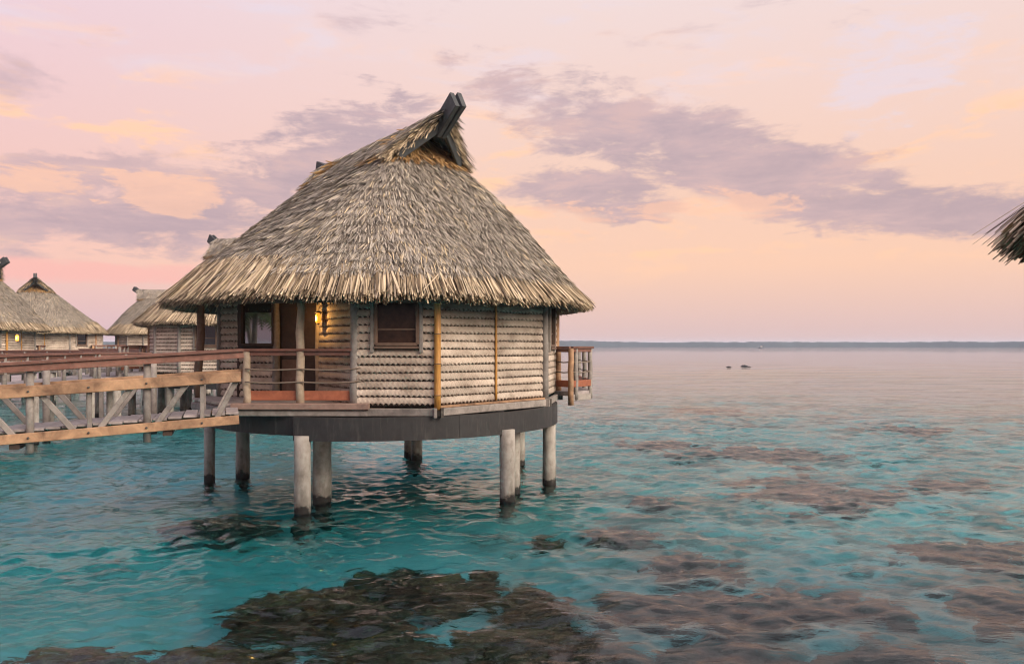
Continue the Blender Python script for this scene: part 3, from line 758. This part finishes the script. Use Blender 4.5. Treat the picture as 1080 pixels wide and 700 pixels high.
    # pilings
    for i, (x, y, r) in enumerate([(-4.155, 15.98, .165), (-4.04, 17.15, .20), (-6.85, 20.5, .17), (-7.45, 19.85, .13), (-3.08, 24.25, .165), (-2.80, 23.7, .165), (-.10, 17.15, .165), (.02, 18.3, .165), (.90, 19.5, .16),
                                (-5.6, 23.5, .165), (.2, 22.6, .165)]):
        p = L(x, y); pole(p, -3.0, 1.56, r, .0, 16, 8, 1.0).build('piling', M['concrete'], root, True)
    # veranda: deck planks, edge, railing
    A0 = L(-5.62, 16.20); A1 = L(-2.86, 16.14)
    planks = [A0, A1, L(-3.05, 17.0), L(-4.2, 18.3), L(-5.4, 18.6), L(-6.4, 19.0), L(-7.05, 18.9), L(-7.25, 18.2)]
    MB().prism([(p[0] * .985, p[1] * .985) for p in planks], 2.03, 2.10).build('veranda_deck', M['grey_wood'], root)
    for i in range(16):
        y0 = 16.28 + i * .168
        if y0 < 18.2: xl = -5.62 - (y0 - 16.2) / 2.0 * 1.6
        else: xl = -7.22
        xr = -2.95 - max(0, y0 - 16.9) * .95 if y0 < 17.9 else -4.0 - (y0 - 17.9) * 3.2
        if xr - xl > .25:
            p0, p1 = L(xl, y0), L(xr, y0); MB().beam((p0[0], p0[1], 2.135), (p1[0], p1[1], 2.135), .158, .05).build('deck_plank', M['deck_wood'], root)
    MB().beam((A0[0], A0[1] - .02, 2.125), (A1[0], A1[1] - .02, 2.125), .17, .13).build('edge_plank', M['plank_edge'], root)
    MB().beam((A0[0] + .05, A0[1] + .01, 1.985), (A1[0] - .03, A1[1] + .01, 1.985), .12, .115).build('edge_beam', M['grey_wood'], root)
    l0 = L(-7.22, 18.25)
    MB().beam((A0[0], A0[1], 1.99), (l0[0], l0[1], 1.99), .10, .15).build('edge_beam', M['grey_wood'], root)
    ps = dict(corner=L(-3.17, 16.27), mid=L(-4.27, 16.27), end=L(-5.36, 16.29), left=L(-7.12, 18.35))
    pole(ps['corner'], 2.10, 4.6, .105, .015).build('veranda_post', M['grey_wood'], root, True)
    pole(ps['mid'], 2.10, 4.6, .088, .03).build('veranda_post', M['pale_wood'], root, True)
    pole(ps['left'], 2.05, 4.6, .095, .035).build('veranda_post', M['brown_wood'], root, True)
    pole(ps['end'], 2.10, 3.22, .082, .02).build('railing_post', M['pale_wood'], root, True)
    rl = empty('railing', parent=root)
    def rr(a, b, z, w, h, m_, name, dy=0): return MB().beam((a[0], a[1] + dy, z), (b[0], b[1] + dy, z), w, h).build(name, M[m_], rl)
    rr((ps['end'][0] - .12, ps['end'][1]), (ps['corner'][0] + .05, ps['corner'][1]), 3.255, .16, .05, 'red_wood', 'rail')
    rr(ps['end'], ps['corner'], 3.185, .05, .09, 'red_wood', 'rail')
    rr(ps['end'], ps['corner'], 2.335, .04, .19, 'kick_wood', 'kick_board', .02)
    for z in (2.885, 2.625):
        q = []
        for i in range(15):
            t = i / 14; x = ps['end'][0] + (ps['corner'][0] - ps['end'][0]) * t; q.append((x, ps['corner'][1] - .10, z - .02 * math.sin(math.pi * ((t * 2) % 1)) - .01))
        q += [(ps['corner'][0] + .10, ps['corner'][1] - .09, z + .01), (ps['corner'][0] + .20, ps['corner'][1] - .0, z - .015)]
        MB().tube(q, [.016] * len(q), 6).build('rope', M['rope'], rl, True)
    # rear terrace at the right
    tr = [L(1.10, 20.95), L(1.48, 20.55), L(2.06, 21.3), L(2.0, 24.0), L(.7, 24.2)]
    tp = MB().prism(tr, 2.05, 2.16).build('terrace_deck', M['deck_wood'], root)
    for a, b in zip(tr[1:-1], tr[2:]): MB().beam((*a, 2.0), (*b, 2.0), .08, .17).build('edge_beam', M['grey_wood'], root)
    tposts = [(L(1.50, 20.52), 1.82, .075, 'tan_wood'), (L(1.64, 20.72), 1.95, .065, 'grey_wood'), (L(2.07, 21.33), 1.95, .065, 'grey_wood'), (L(2.03, 22.6), 1.95, .065, 'grey_wood'), (L(1.98, 23.9), 1.95, .065, 'grey_wood'), (L(1.22, 21.1), 2.1, .07, 'tan_wood')]
    for p, z0, r, m_ in tposts: pole(p, z0, 3.27, r, .012).build('terrace_post', M[m_], root, True)
    rt = empty('terrace_railing', parent=root)
    run = [L(1.15, 20.95), L(1.50, 20.5), L(2.10, 21.33), L(2.03, 22.6), L(1.98, 23.95)]
    for a, b in zip(run[:-1], run[1:]):
        MB().beam((*a, 3.29), (*b, 3.29), .15, .05).build('rail', M['red_wood'], rt); MB().beam((*a, 3.215), (*b, 3.215), .05, .09).build('rail', M['red_wood'], rt)
        MB().beam((*a, 2.36), (*b, 2.36), .04, .17).build('kick_board', M['kick_wood'], rt)
        for z in (2.92, 2.66): MB().tube([(*a, z), ((a[0] + b[0]) / 2, (a[1] + b[1]) / 2, z - .02), (*b, z)], [.015] * 3, 6).build('rope', M['rope'], rt, True)
    return root
HUT = build_bungalow()
tag(HUT, 'large thatched round bungalow on concrete pilings, nearest, with yellow bamboo corner pole', 'bungalow', 'overwater bungalows')
CLAD_ME = all_clad.mesh('cladding'); CLAD_ME.materials.append(M['clad'])
CLAD_ME.polygons.foreach_set('use_smooth', [True] * len(CLAD_ME.polygons))

def copy_tree(o, parent=None, skip=()):
    c = o.copy(); COL.objects.link(c); c.parent = parent
    for k in list(c.keys()):
        if parent is None and k in ('label',): del c[k]
    for ch in [q for q in bpy.data.objects if q.parent == o]:
        if ch.name.split('.')[0] in skip: continue
        copy_tree(ch, c, skip)
    return c
CHILD = {}
def reindex():
    CHILD.clear()
    for q in bpy.data.objects:
        if q.parent: CHILD.setdefault(q.parent.name, []).append(q)
reindex()
def copy_fast(o, parent=None, skip=()):
    c = o.copy(); COL.objects.link(c); c.parent = parent
    for ch in CHILD.get(o.name, []):
        if ch.name.split('.')[0] in skip: continue
        copy_fast(ch, c, skip)
    return c
def place_hut(px, d, rz, label, full, z=0, scale=1.0):
    c = copy_fast(HUT, None, () if full else ('cladding_strip',))
    c.location = ((px - 540) / F * d, d, z); c.rotation_euler = (0, 0, rz); c.scale = (scale,) * 3
    tag(c, label, 'bungalow', 'overwater bungalows')
    if not full:
        w = [q for q in bpy.data.objects if q.parent == c and q.name.split('.')[0] == 'wall'][0]
        o = bpy.data.objects.new('cladding', CLAD_ME); COL.objects.link(o); o.parent = w; tag(o, kind='stuff')
    return c
H2 = place_hut(266, 38.5, R(197), 'thatched bungalow half hidden behind the nearest one, dark horn showing above its roof', True)
H5 = place_hut(-44, 51, R(46), 'thatched bungalow cut off by the left edge, with a lit amber lamp', True)
H4 = place_hut(39, 65, R(-9), 'far thatched bungalow with its gable facing us, second from the left edge', False)
H3 = place_hut(174, 76, R(-140), 'farthest thatched bungalow, seen side on with a horn at the left of its ridge', False)
H6 = place_hut(2119, 4.8, R(45), 'bungalow at the right edge, only its dark straw eave showing', False)

# ------------------------------------------------------------------ wall lanterns
def lantern(loc, face, label, power=9):
    root = empty('wall_lantern', loc, math.atan2(face[1], face[0]) + math.pi / 2)
    MB().box((-.06, .05, -.14), (.06, .07, .16)).build('back_plate', M['iron'], root)
    MB().beam((0, .06, .15), (0, -.10, .15), .025, .02).build('arm', M['iron'], root)
    MB().tube([(0, -.08, -.10), (0, -.08, -.06), (0, -.08, .06), (0, -.08, .12)], [.035, .058, .058, .03], 12).build('glass_shade', M['lamp'], root, True)
    MB().tube([(0, -.08, .12), (0, -.08, .16)], [.07, .03], 12).build('cap', M['iron'], root, True)
    MB().tube([(0, -.08, -.13), (0, -.08, -.10)], [.02, .045], 12).build('base', M['iron'], root, True)
    li = bpy.data.lights.new('lantern_light', 'POINT'); li.energy = power; li.color = (1, .52, .14); li.shadow_soft_size = 0; li.cycles.use_multiple_importance_sampling = False
    lo = bpy.data.objects.new('lantern_light', li); COL.objects.link(lo); lo.parent = root; lo.location = (0, -.19, .0)
    tag(root, label, 'lamp', 'wall lanterns')
    return root
g_, k_ = Vector((-4.3, 17.95)), Vector((-3.12, 16.22)); dk = (k_ - g_).normalized(); nk = Vector((dk.y, -dk.x))
lp = g_ + dk * .42 + nk * .10
lantern((lp.x, lp.y, 3.93), nk, 'lit amber wall lantern beside the veranda door of the nearest bungalow', 14)
lq = Vector(((19 - 540) / F * 46.6, 46.6))
lantern((lq.x, lq.y, 3.72), Vector((.2, -1)), 'lit amber wall lantern on the bungalow at the left edge', 14).scale = (1.7,) * 3

# ------------------------------------------------------------------ footbridge to the nearest bungalow
def build_bridge(name, p0, p1, z0, z1, width, label, posts_from=.62, near=-1, full=True):
    """trussed footbridge; p0 at the bungalow; z0/z1 = level of the lower beam's top at both ends"""
    root = empty(name, (p0[0], p0[1], 0)); a = Vector((0, 0, 0)); b = Vector((p1[0] - p0[0], p1[1] - p0[1], 0)); ln = b.length; d = b.normalized()
    s = Vector((-d.y, d.x, 0)) * -near
    def pt(t, o, dz): return d * t + s * o + Vector((0, 0, z0 + (z1 - z0) * t / ln + dz))
    st = .92
    for side in (0, 1):
        o = side * width; k = 1 if side == 0 else -1
        MB().beam(pt(-.02, o, -.09), pt(ln, o, -.09), .08, .165).build('lower_beam', M['tan_wood'], root)
        MB().beam(pt(-.12 if side == 0 else -.05, o, .70), pt(ln, o, .70), .09, .19).build('upper_beam', M['tan_wood'], root)
        MB().beam(pt(-.1, o, 1.185), pt(ln, o, 1.185), .19, .05).build('handrail', M['red_wood'], root)
        MB().beam(pt(-.1, o - k * .02, 1.10), pt(ln, o - k * .02, 1.10), .05, .12).build('rail_board', M['red_wood'], root)
        i = 0; t = posts_from
        while t < ln:
            io = o + k * .075
            if i % 2 == 1:
                MB().tube([pt(t, o - k * .0 + k * .10, -.36), pt(t, o + k * .10, .4), pt(t, o + k * .10, 1.14)], [.066, .064, .062], 10).build('post', M['grey_wood'], root, True)
            else:
                MB().beam(pt(t, io, -.15), pt(t, io, .62), .085, .075, d).build('strut', M['grey_wood'], root)
            for dz in (-.09, .70):
                q = pt(t, o - k * .03, dz); MB().tube([q, q - s * (k * .035)], [.022, .018], 8).build('bolt', M['iron'], root, True)
            lo, hi = t + .80, t + .26
            if i >= 2: lo, hi = t + .20, t + .76
            if t + .9 < ln: MB().beam(pt(lo, io, -.10), pt(hi, io, .64), .07, .095, d).build('brace', M['grey_wood'], root)
            t += st; i += 1
        MB().beam(pt(.40, o + k * .075, -.10), pt(.03, o + k * .075, .62), .07, .095, d).build('brace', M['grey_wood'], root)
    n = int(ln / .245)
    for i in range(n):
        t = .10 + i * .245; dz = rnd.uniform(-.006, .006)
        MB().beam(pt(t, .14, .03 + dz), pt(t + rnd.uniform(-.01, .01), width - .14, .03 + dz), .225, .04).build('plank', M['deck_wood'], root)
    t = 1.2
    while t < ln:
        MB().beam(pt(t, .02, -.23), pt(t, width - .02, -.23), .16, .09).build('cross_beam', M['dark_wood'], root); t += 2.4
    tag(root, label, 'footbridge')
    return root
build_bridge('footbridge', (-5.58, 16.34), (-14.2, 13.27), 2.07, 1.52, 1.55, 'tan wooden footbridge with grey braces leading to the nearest bungalow')

# ------------------------------------------------------------------ jetty behind, and spurs to the other bungalows
def build_jetty(name, p0, p1, zd, width, label, cat, step=3.0):
    root = empty(name, (p0[0], p0[1], 0)); b = Vector((p1[0] - p0[0], p1[1] - p0[1], 0)); ln = b.length; d = b.normalized(); s = Vector((-d.y, d.x, 0))
    def pt(t, o, z): return d * t + s * o + Vector((0, 0, z))
    deck = MB()
    for i in range(int(ln / .25)):
        t = .13 + i * .25; deck.beam(pt(t, -width / 2, zd + rnd.uniform(-.006, .006)), pt(t, width / 2, zd), .23, .05)
    tag(deck.build('deck', M['deck_wood'], root), kind='stuff')
    for o in (-width / 2, width / 2):
        MB().beam(pt(0, o, zd - .14), pt(ln, o, zd - .14), .10, .2).build('edge_beam', M['grey_wood'], root)
        MB().beam(pt(0, o, zd + 1.0), pt(ln, o, zd + 1.0), .19, .06).build('handrail', M['red_wood'], root)
        MB().beam(pt(0, o, zd + .91), pt(ln, o, zd + .91), .06, .12).build('rail_board', M['red_wood'], root)
        MB().beam(pt(0, o, zd + .52), pt(ln, o, zd + .52), .06, .16).build('mid_rail', M['brown_wood'], root)
        t = .3
        while t < ln:
            MB().tube([pt(t, o, zd - .3), pt(t, o, zd + .98)], [.08, .07], 8).build('rail_post', M['grey_wood'], root, True); t += step / 2
        t = 1.0
        while t < ln:
            MB().tube([pt(t, o * .8, -3), pt(t, o * .8, zd - .2)], [.17, .16], 10).build('piling', M['concrete'], root, True); t += step * 1.7
    tag(root, label, cat)
build_jetty('jetty', (-14.6, 11.0), (-22.5, 66), 2.0, 1.9, 'long grey jetty with reddish rails running away behind the footbridge', 'jetty')
build_jetty('walkway', (-17.4, 33.0), (-15.6, 34.4), 2.0, 1.5, 'short walkway from the jetty to the half hidden bungalow', 'walkway', 2)
build_jetty('walkway', (-20.2, 45.5), (-30.0, 47.5), 2.0, 1.5, 'walkway from the jetty towards the bungalow at the left edge', 'walkway')
build_jetty('walkway', (-22.0, 60.0), (-33.5, 63.5), 2.0, 1.5, 'walkway from the jetty towards the far gable-fronted bungalow', 'walkway')
build_jetty('walkway', (-22.5, 66.0), (-28.0, 71.5), 2.0, 1.5, 'walkway from the jetty end towards the farthest bungalow', 'walkway')

# ------------------------------------------------------------------ coral heads and reef patches under water
def knob(bm, x, y, z, r, h, sd, sub=2):
    q = bmesh.ops.create_icosphere(bm, subdivisions=sub, radius=1)
    for v in q['verts']:
        n = v.co.copy(); k = 1 + .45 * mnoise.fractal(Vector((n.x * 1.6 + sd, n.y * 1.6, n.z * 1.6 + sd)), .8, 2.0, 3)
        v.co = (x + n.x * r * k, y + n.y * r * k, z + n.z * h * k)
def lump(name, px, py, rx, ry, ztop, m_, label, group, seed, rough=1.0, cat='coral', sub=5, knobs=110):
    """a coral head: one ragged base with many knobs on it and round its rim"""
    depth = max(.05, -ztop)
    p = at(px, py); dirn = Vector((p.x, p.y)).normalized(); cx, cyy = p.x + dirn.x * depth * .85, p.y + dirn.y * depth * .85
    d = p.y; wx = rx / F * d * (1.5 if cat == 'rock' else 1); wy = max(ry * d * d / (EYE * F), .25 * rx / F * d)
    bm = bmesh.new(); bmesh.ops.create_icosphere(bm, subdivisions=sub, radius=1); bs = .62 if rough <= .7 else .75
    sd = seed * 13.7; zc = -1.75; zh = ztop - zc; r_ = random.Random(seed)
    for v in bm.verts:
        n = v.co.normalized()
        k = max(.42, 1 + .55 * mnoise.fractal(Vector((n.x * 1.5 + sd, n.y * 1.5, n.z * .7)), .75, 2.1, 6))
        x, y = n.x * wx * k * bs, n.y * wy * k * bs
        prof = max(0, n.z) ** (.6 if rough > .7 else 1.1)
        bumps = mnoise.fractal(Vector((x * 1.2 + sd, y * 1.2, 0)), .8, 2.1, 6) * rough
        fine = .22 * mnoise.fractal(Vector((x * 4.5 + sd, y * 4.5, n.z)), .7, 2.0, 5) * rough
        z = zc + zh * prof * (1 + bumps * .30) + (fine * .55 if n.z > 0 else 0)
        z = min(z, ztop + .12)
        if n.z < 0: z = zc + n.z * .5
        v.co = (x + fine * .6, y + fine * .5, z)
    for i in range(knobs):
        t = r_.uniform(0, 6.28); q = min(1.5, abs(r_.gauss(0, .62)) + .12)
        x, y = math.cos(t) * wx * q, math.sin(t) * wy * q
        gap = mnoise.noise(Vector((x * .9 + sd, y * .9, 3)))
        if gap < -.22: continue
        rr = r_.uniform(.06, .20) * (wx * wy) ** .25 * (1.0 if rough > .7 else 1.35) * (1.15 - .4 * q)
        zz = zc + zh * max(0, 1 - (q / 1.5) ** 2) ** .6 * r_.uniform(.5, .97)
        knob(bm, x, y, min(zz, ztop - .02), rr, min(rr * r_.uniform(.5, 1.2), max(.05, ztop + .12 - zz)), sd + i * 1.7, 2)
    me = bpy.data.meshes.new(name); bm.to_mesh(me); bm.free()
    o = new_obj(name, me, m_, smooth=True); o.location = (cx, cyy, 0)
    tag(o, label, cat, group); return o
CO = M['coral']; RF = M['reef']
cg = 'dark coral heads in the foreground'; rg = 'brown reef patches under the ripples'
lump('coral_head', 330, 628, 112, 24, -.30, CO, 'broad dark brown coral head below the front pilings, under clear water', cg, 1)
lump('coral_head', 478, 606, 70, 16, -.30, CO, 'dark coral head right of the broad one, beside pale turquoise sand', cg, 2)
lump('coral_head', 562, 622, 44, 15, -.25, CO, 'rugged dark coral head rising at the edge of the pale sand', cg, 3)
lump('coral_head', 560, 668, 112, 26, -.35, CO, 'large mottled coral head at the bottom edge, right of the centre', cg, 4)
lump('coral_head', 408, 672, 92, 14, -.55, CO, 'greenish flat coral at the bottom edge, below the broad dark head', cg, 5)
lump('coral_head', 235, 690, 100, 18, -.35, CO, 'rough coral mass along the bottom edge at the left', cg, 6)
lump('coral_head', 85, 684, 105, 13, -.62, CO, 'dim greenish coral at the bottom left corner', cg, 7)
lump('coral_head', 572, 563, 26, 5, -.6, CO, 'small green coral patch off the right front piling', cg, 8, sub=4)
lump('coral_head', 420, 598, 60, 10, -.7, CO, 'sunken green coral between the two dark heads', cg, 9)
for i, (px, py, rx, ry, zt, lab) in enumerate([
    (718, 586, 56, 12, -.40, 'rounded pinkish brown reef patch right of the pale sand'),
    (735, 632, 100, 20, -.38, 'wide brown reef patch below the rounded one'),
    (870, 632, 95, 20, -.45, 'long brown reef patch under streaky waves at the lower right'),
    (740, 684, 130, 16, -.35, 'brown reef shelf along the bottom edge right of the dark coral'),
    (900, 690, 120, 14, -.50, 'dim brown reef along the bottom edge towards the right corner'),
    (1020, 572, 78, 16, -.35, 'brown reef patch at the right edge'),
    (1040, 630, 70, 20, -.50, 'dark reef patch at the right edge, below the other'),
    (855, 515, 80, 17, -.35, 'brown reef patch in the middle of the open lagoon at the right'),
    (690, 524, 26, 5, -.45, 'small brown reef spot between the bungalow and the big patches'),
    (800, 476, 95, 9, -.35, 'long thin reef streak farther out in the lagoon'),
    (700, 466, 45, 5, -.40, 'small reddish reef streak farther out, left of the long one'),
    (745, 432, 60, 6, -.35, 'distant reddish reef streak right of the terrace'),
    (960, 452, 70, 5, -.40, 'thin distant reef streak towards the right edge'),
    (655, 556, 34, 7, -.45, 'small brown reef patch beside the pale sand, nearer the pilings'),
    (240, 545, 40, 8, -.50, 'dark coral patch under the ripples left of the front pilings'),
    (1000, 508, 60, 8, -.5, 'faint reef patch near the right edge, mid-way out'),
]): lump('reef_patch', px, py, rx * 1.15, ry * 1.15, zt - .16, RF, lab, rg, 20 + i, .6, 'reef', 5, 120)
lump('reef_rock', 787, 386.6, 13, 1.0, .22, M['rock'], 'dark rock breaking the surface far out in the lagoon', 'rocks awash', 60, .4, 'rock', 4, 0)
lump('reef_rock', 769, 387.2, 7, .8, .10, M['rock'], 'low small rock left of the dark rock far out', 'rocks awash', 61, .4, 'rock', 4, 0)

# ------------------------------------------------------------------ palms on an islet, seen mirrored in the veranda window
def palm(x, y, h, lean, label, seed):
    r = random.Random(seed); root = empty('palm_tree', (x, y, .35))
    pts = [(lean[0] * (i / 8) ** 1.6, lean[1] * (i / 8) ** 1.6, -.5 + h * i / 8) for i in range(9)]
    MB().tube(pts, [.24 - .013 * i for i in range(9)], 10).build('trunk', M['grey_wood'], root, True)
    top = Vector(pts[-1]); crown = MB()
    for i in range(20):
        a = 2 * math.pi * i / 20 + r.uniform(-.2, .2); up = r.uniform(-.35, .95); ln = r.uniform(2.6, 3.5)
        hd = Vector((math.cos(a), math.sin(a), 0)); prev = None; sd = Vector((-hd.y, hd.x, 0))
        for k in range(19):
            t = k / 18; q = top + hd * (ln * t * (1 - .18 * t)) + Vector((0, 0, ln * (up * t - (.55 + .5 * up) * t * t)))
            if prev is not None:
                w = .75 * math.sin(math.pi * min(1, .12 + t * .9)) + .08
                for s_ in (-1, 1):
                    e = q + sd * (s_ * w) + hd * (.35 * w) - Vector((0, 0, .42 * w))
                    crown.add([prev, q, e + (prev - q) * .1, e], [(0, 1, 3, 2)])
            prev = q
    crown.build('crown', M['palm'], root)
    tag(root, label, 'palm tree', 'palms on the islet')
M['palm'] = simple('palm_leaf', (.055, .085, .022), .5, 2, .5)
def islet():
    vs = [(-34, -3, .75)]; fs = []; n = 40
    for k, (rr, z) in enumerate(((5, .55), (8.5, .1), (12, -1.9))):
        for i in range(n):
            a = 2 * math.pi * i / n; q = rr * (1 + .15 * math.sin(3 * a) + .08 * math.sin(7 * a)); vs.append((-34 + q * math.cos(a), -3 + q * math.sin(a), z))
    for i in range(n):
        fs.append((0, 1 + i, 1 + (i + 1) % n))
        for k in range(2): fs.append((1 + k * n + i, 1 + (k + 1) * n + i, 1 + (k + 1) * n + (i + 1) % n, 1 + k * n + (i + 1) % n))
    tag(MB().add(vs, fs).build('islet', M['sand'], None, True), kind='structure')
islet()
palm(-31.9, .3, 5.6, (.5, .2), 'leaning coconut palm mirrored in the veranda window', 1)
palm(-35.0, -2.2, 6.6, (-.5, .9), 'shorter coconut palm mirrored beside the leaning one', 2)

# ------------------------------------------------------------------ tiny boat on the horizon
def boat():
    d = 700; root = empty('small_boat', ((803 - 540) / F * d, d, 0))
    h = MB(); st = [(-2.6, .05, .7), (-1.6, .7, .75), (0, .85, .8), (1.6, .75, .95), (2.9, .04, 1.3)]
    vs = []; fs = []
    for x, w, z in st: vs += [(x, -w, z), (x, -w * .6, -.3), (x, w * .6, -.3), (x, w, z)]
    for i in range(4):
        for k in range(4): fs.append((i * 4 + k, i * 4 + (k + 1) % 4, i * 4 + 4 + (k + 1) % 4, i * 4 + 4 + k))
    h.add(vs, fs); h.build('hull', M['boat'], root)
    MB().box((-.9, -.55, .7), (.8, .55, 2.3)).build('cabin', M['boat_top'], root)
    MB().box((-1.3, -.7, 2.31), (1.2, .7, 2.45)).build('cabin_roof', M['boat'], root)
    MB().tube([(0, 0, 2.4), (0, 0, 4.0)], [.06, .04], 6).build('mast', M['boat'], root)
    tag(root, 'tiny dark boat on the horizon at the right', 'boat')
boat()

# ------------------------------------------------------------------ haze over the lagoon
def build_haze():
    m = bpy.data.materials.new('lagoon_haze'); m.use_nodes = True; g = NT(m.node_tree); g.n.clear()
    out = g.node('ShaderNodeOutputMaterial'); v = g.node('ShaderNodeVolumePrincipled')
    v.inputs['Color'].default_value = (.74, .83, 1.0, 1); v.inputs['Density'].default_value = 2.7e-4
    g.l.new(v.outputs[0], out.inputs['Volume'])
    a = FAR + 60
    o = MB().add([(x, y, z) for z in (-7, 12) for x, y in ((-a, -a), (a, -a), (a, a), (-a, a))], [(3, 2, 1, 0), (4, 5, 6, 7), (0, 1, 5, 4), (1, 2, 6, 5), (2, 3, 7, 6), (3, 0, 4, 7)]).build('haze', m)
    tag(o, kind='stuff')
build_haze()
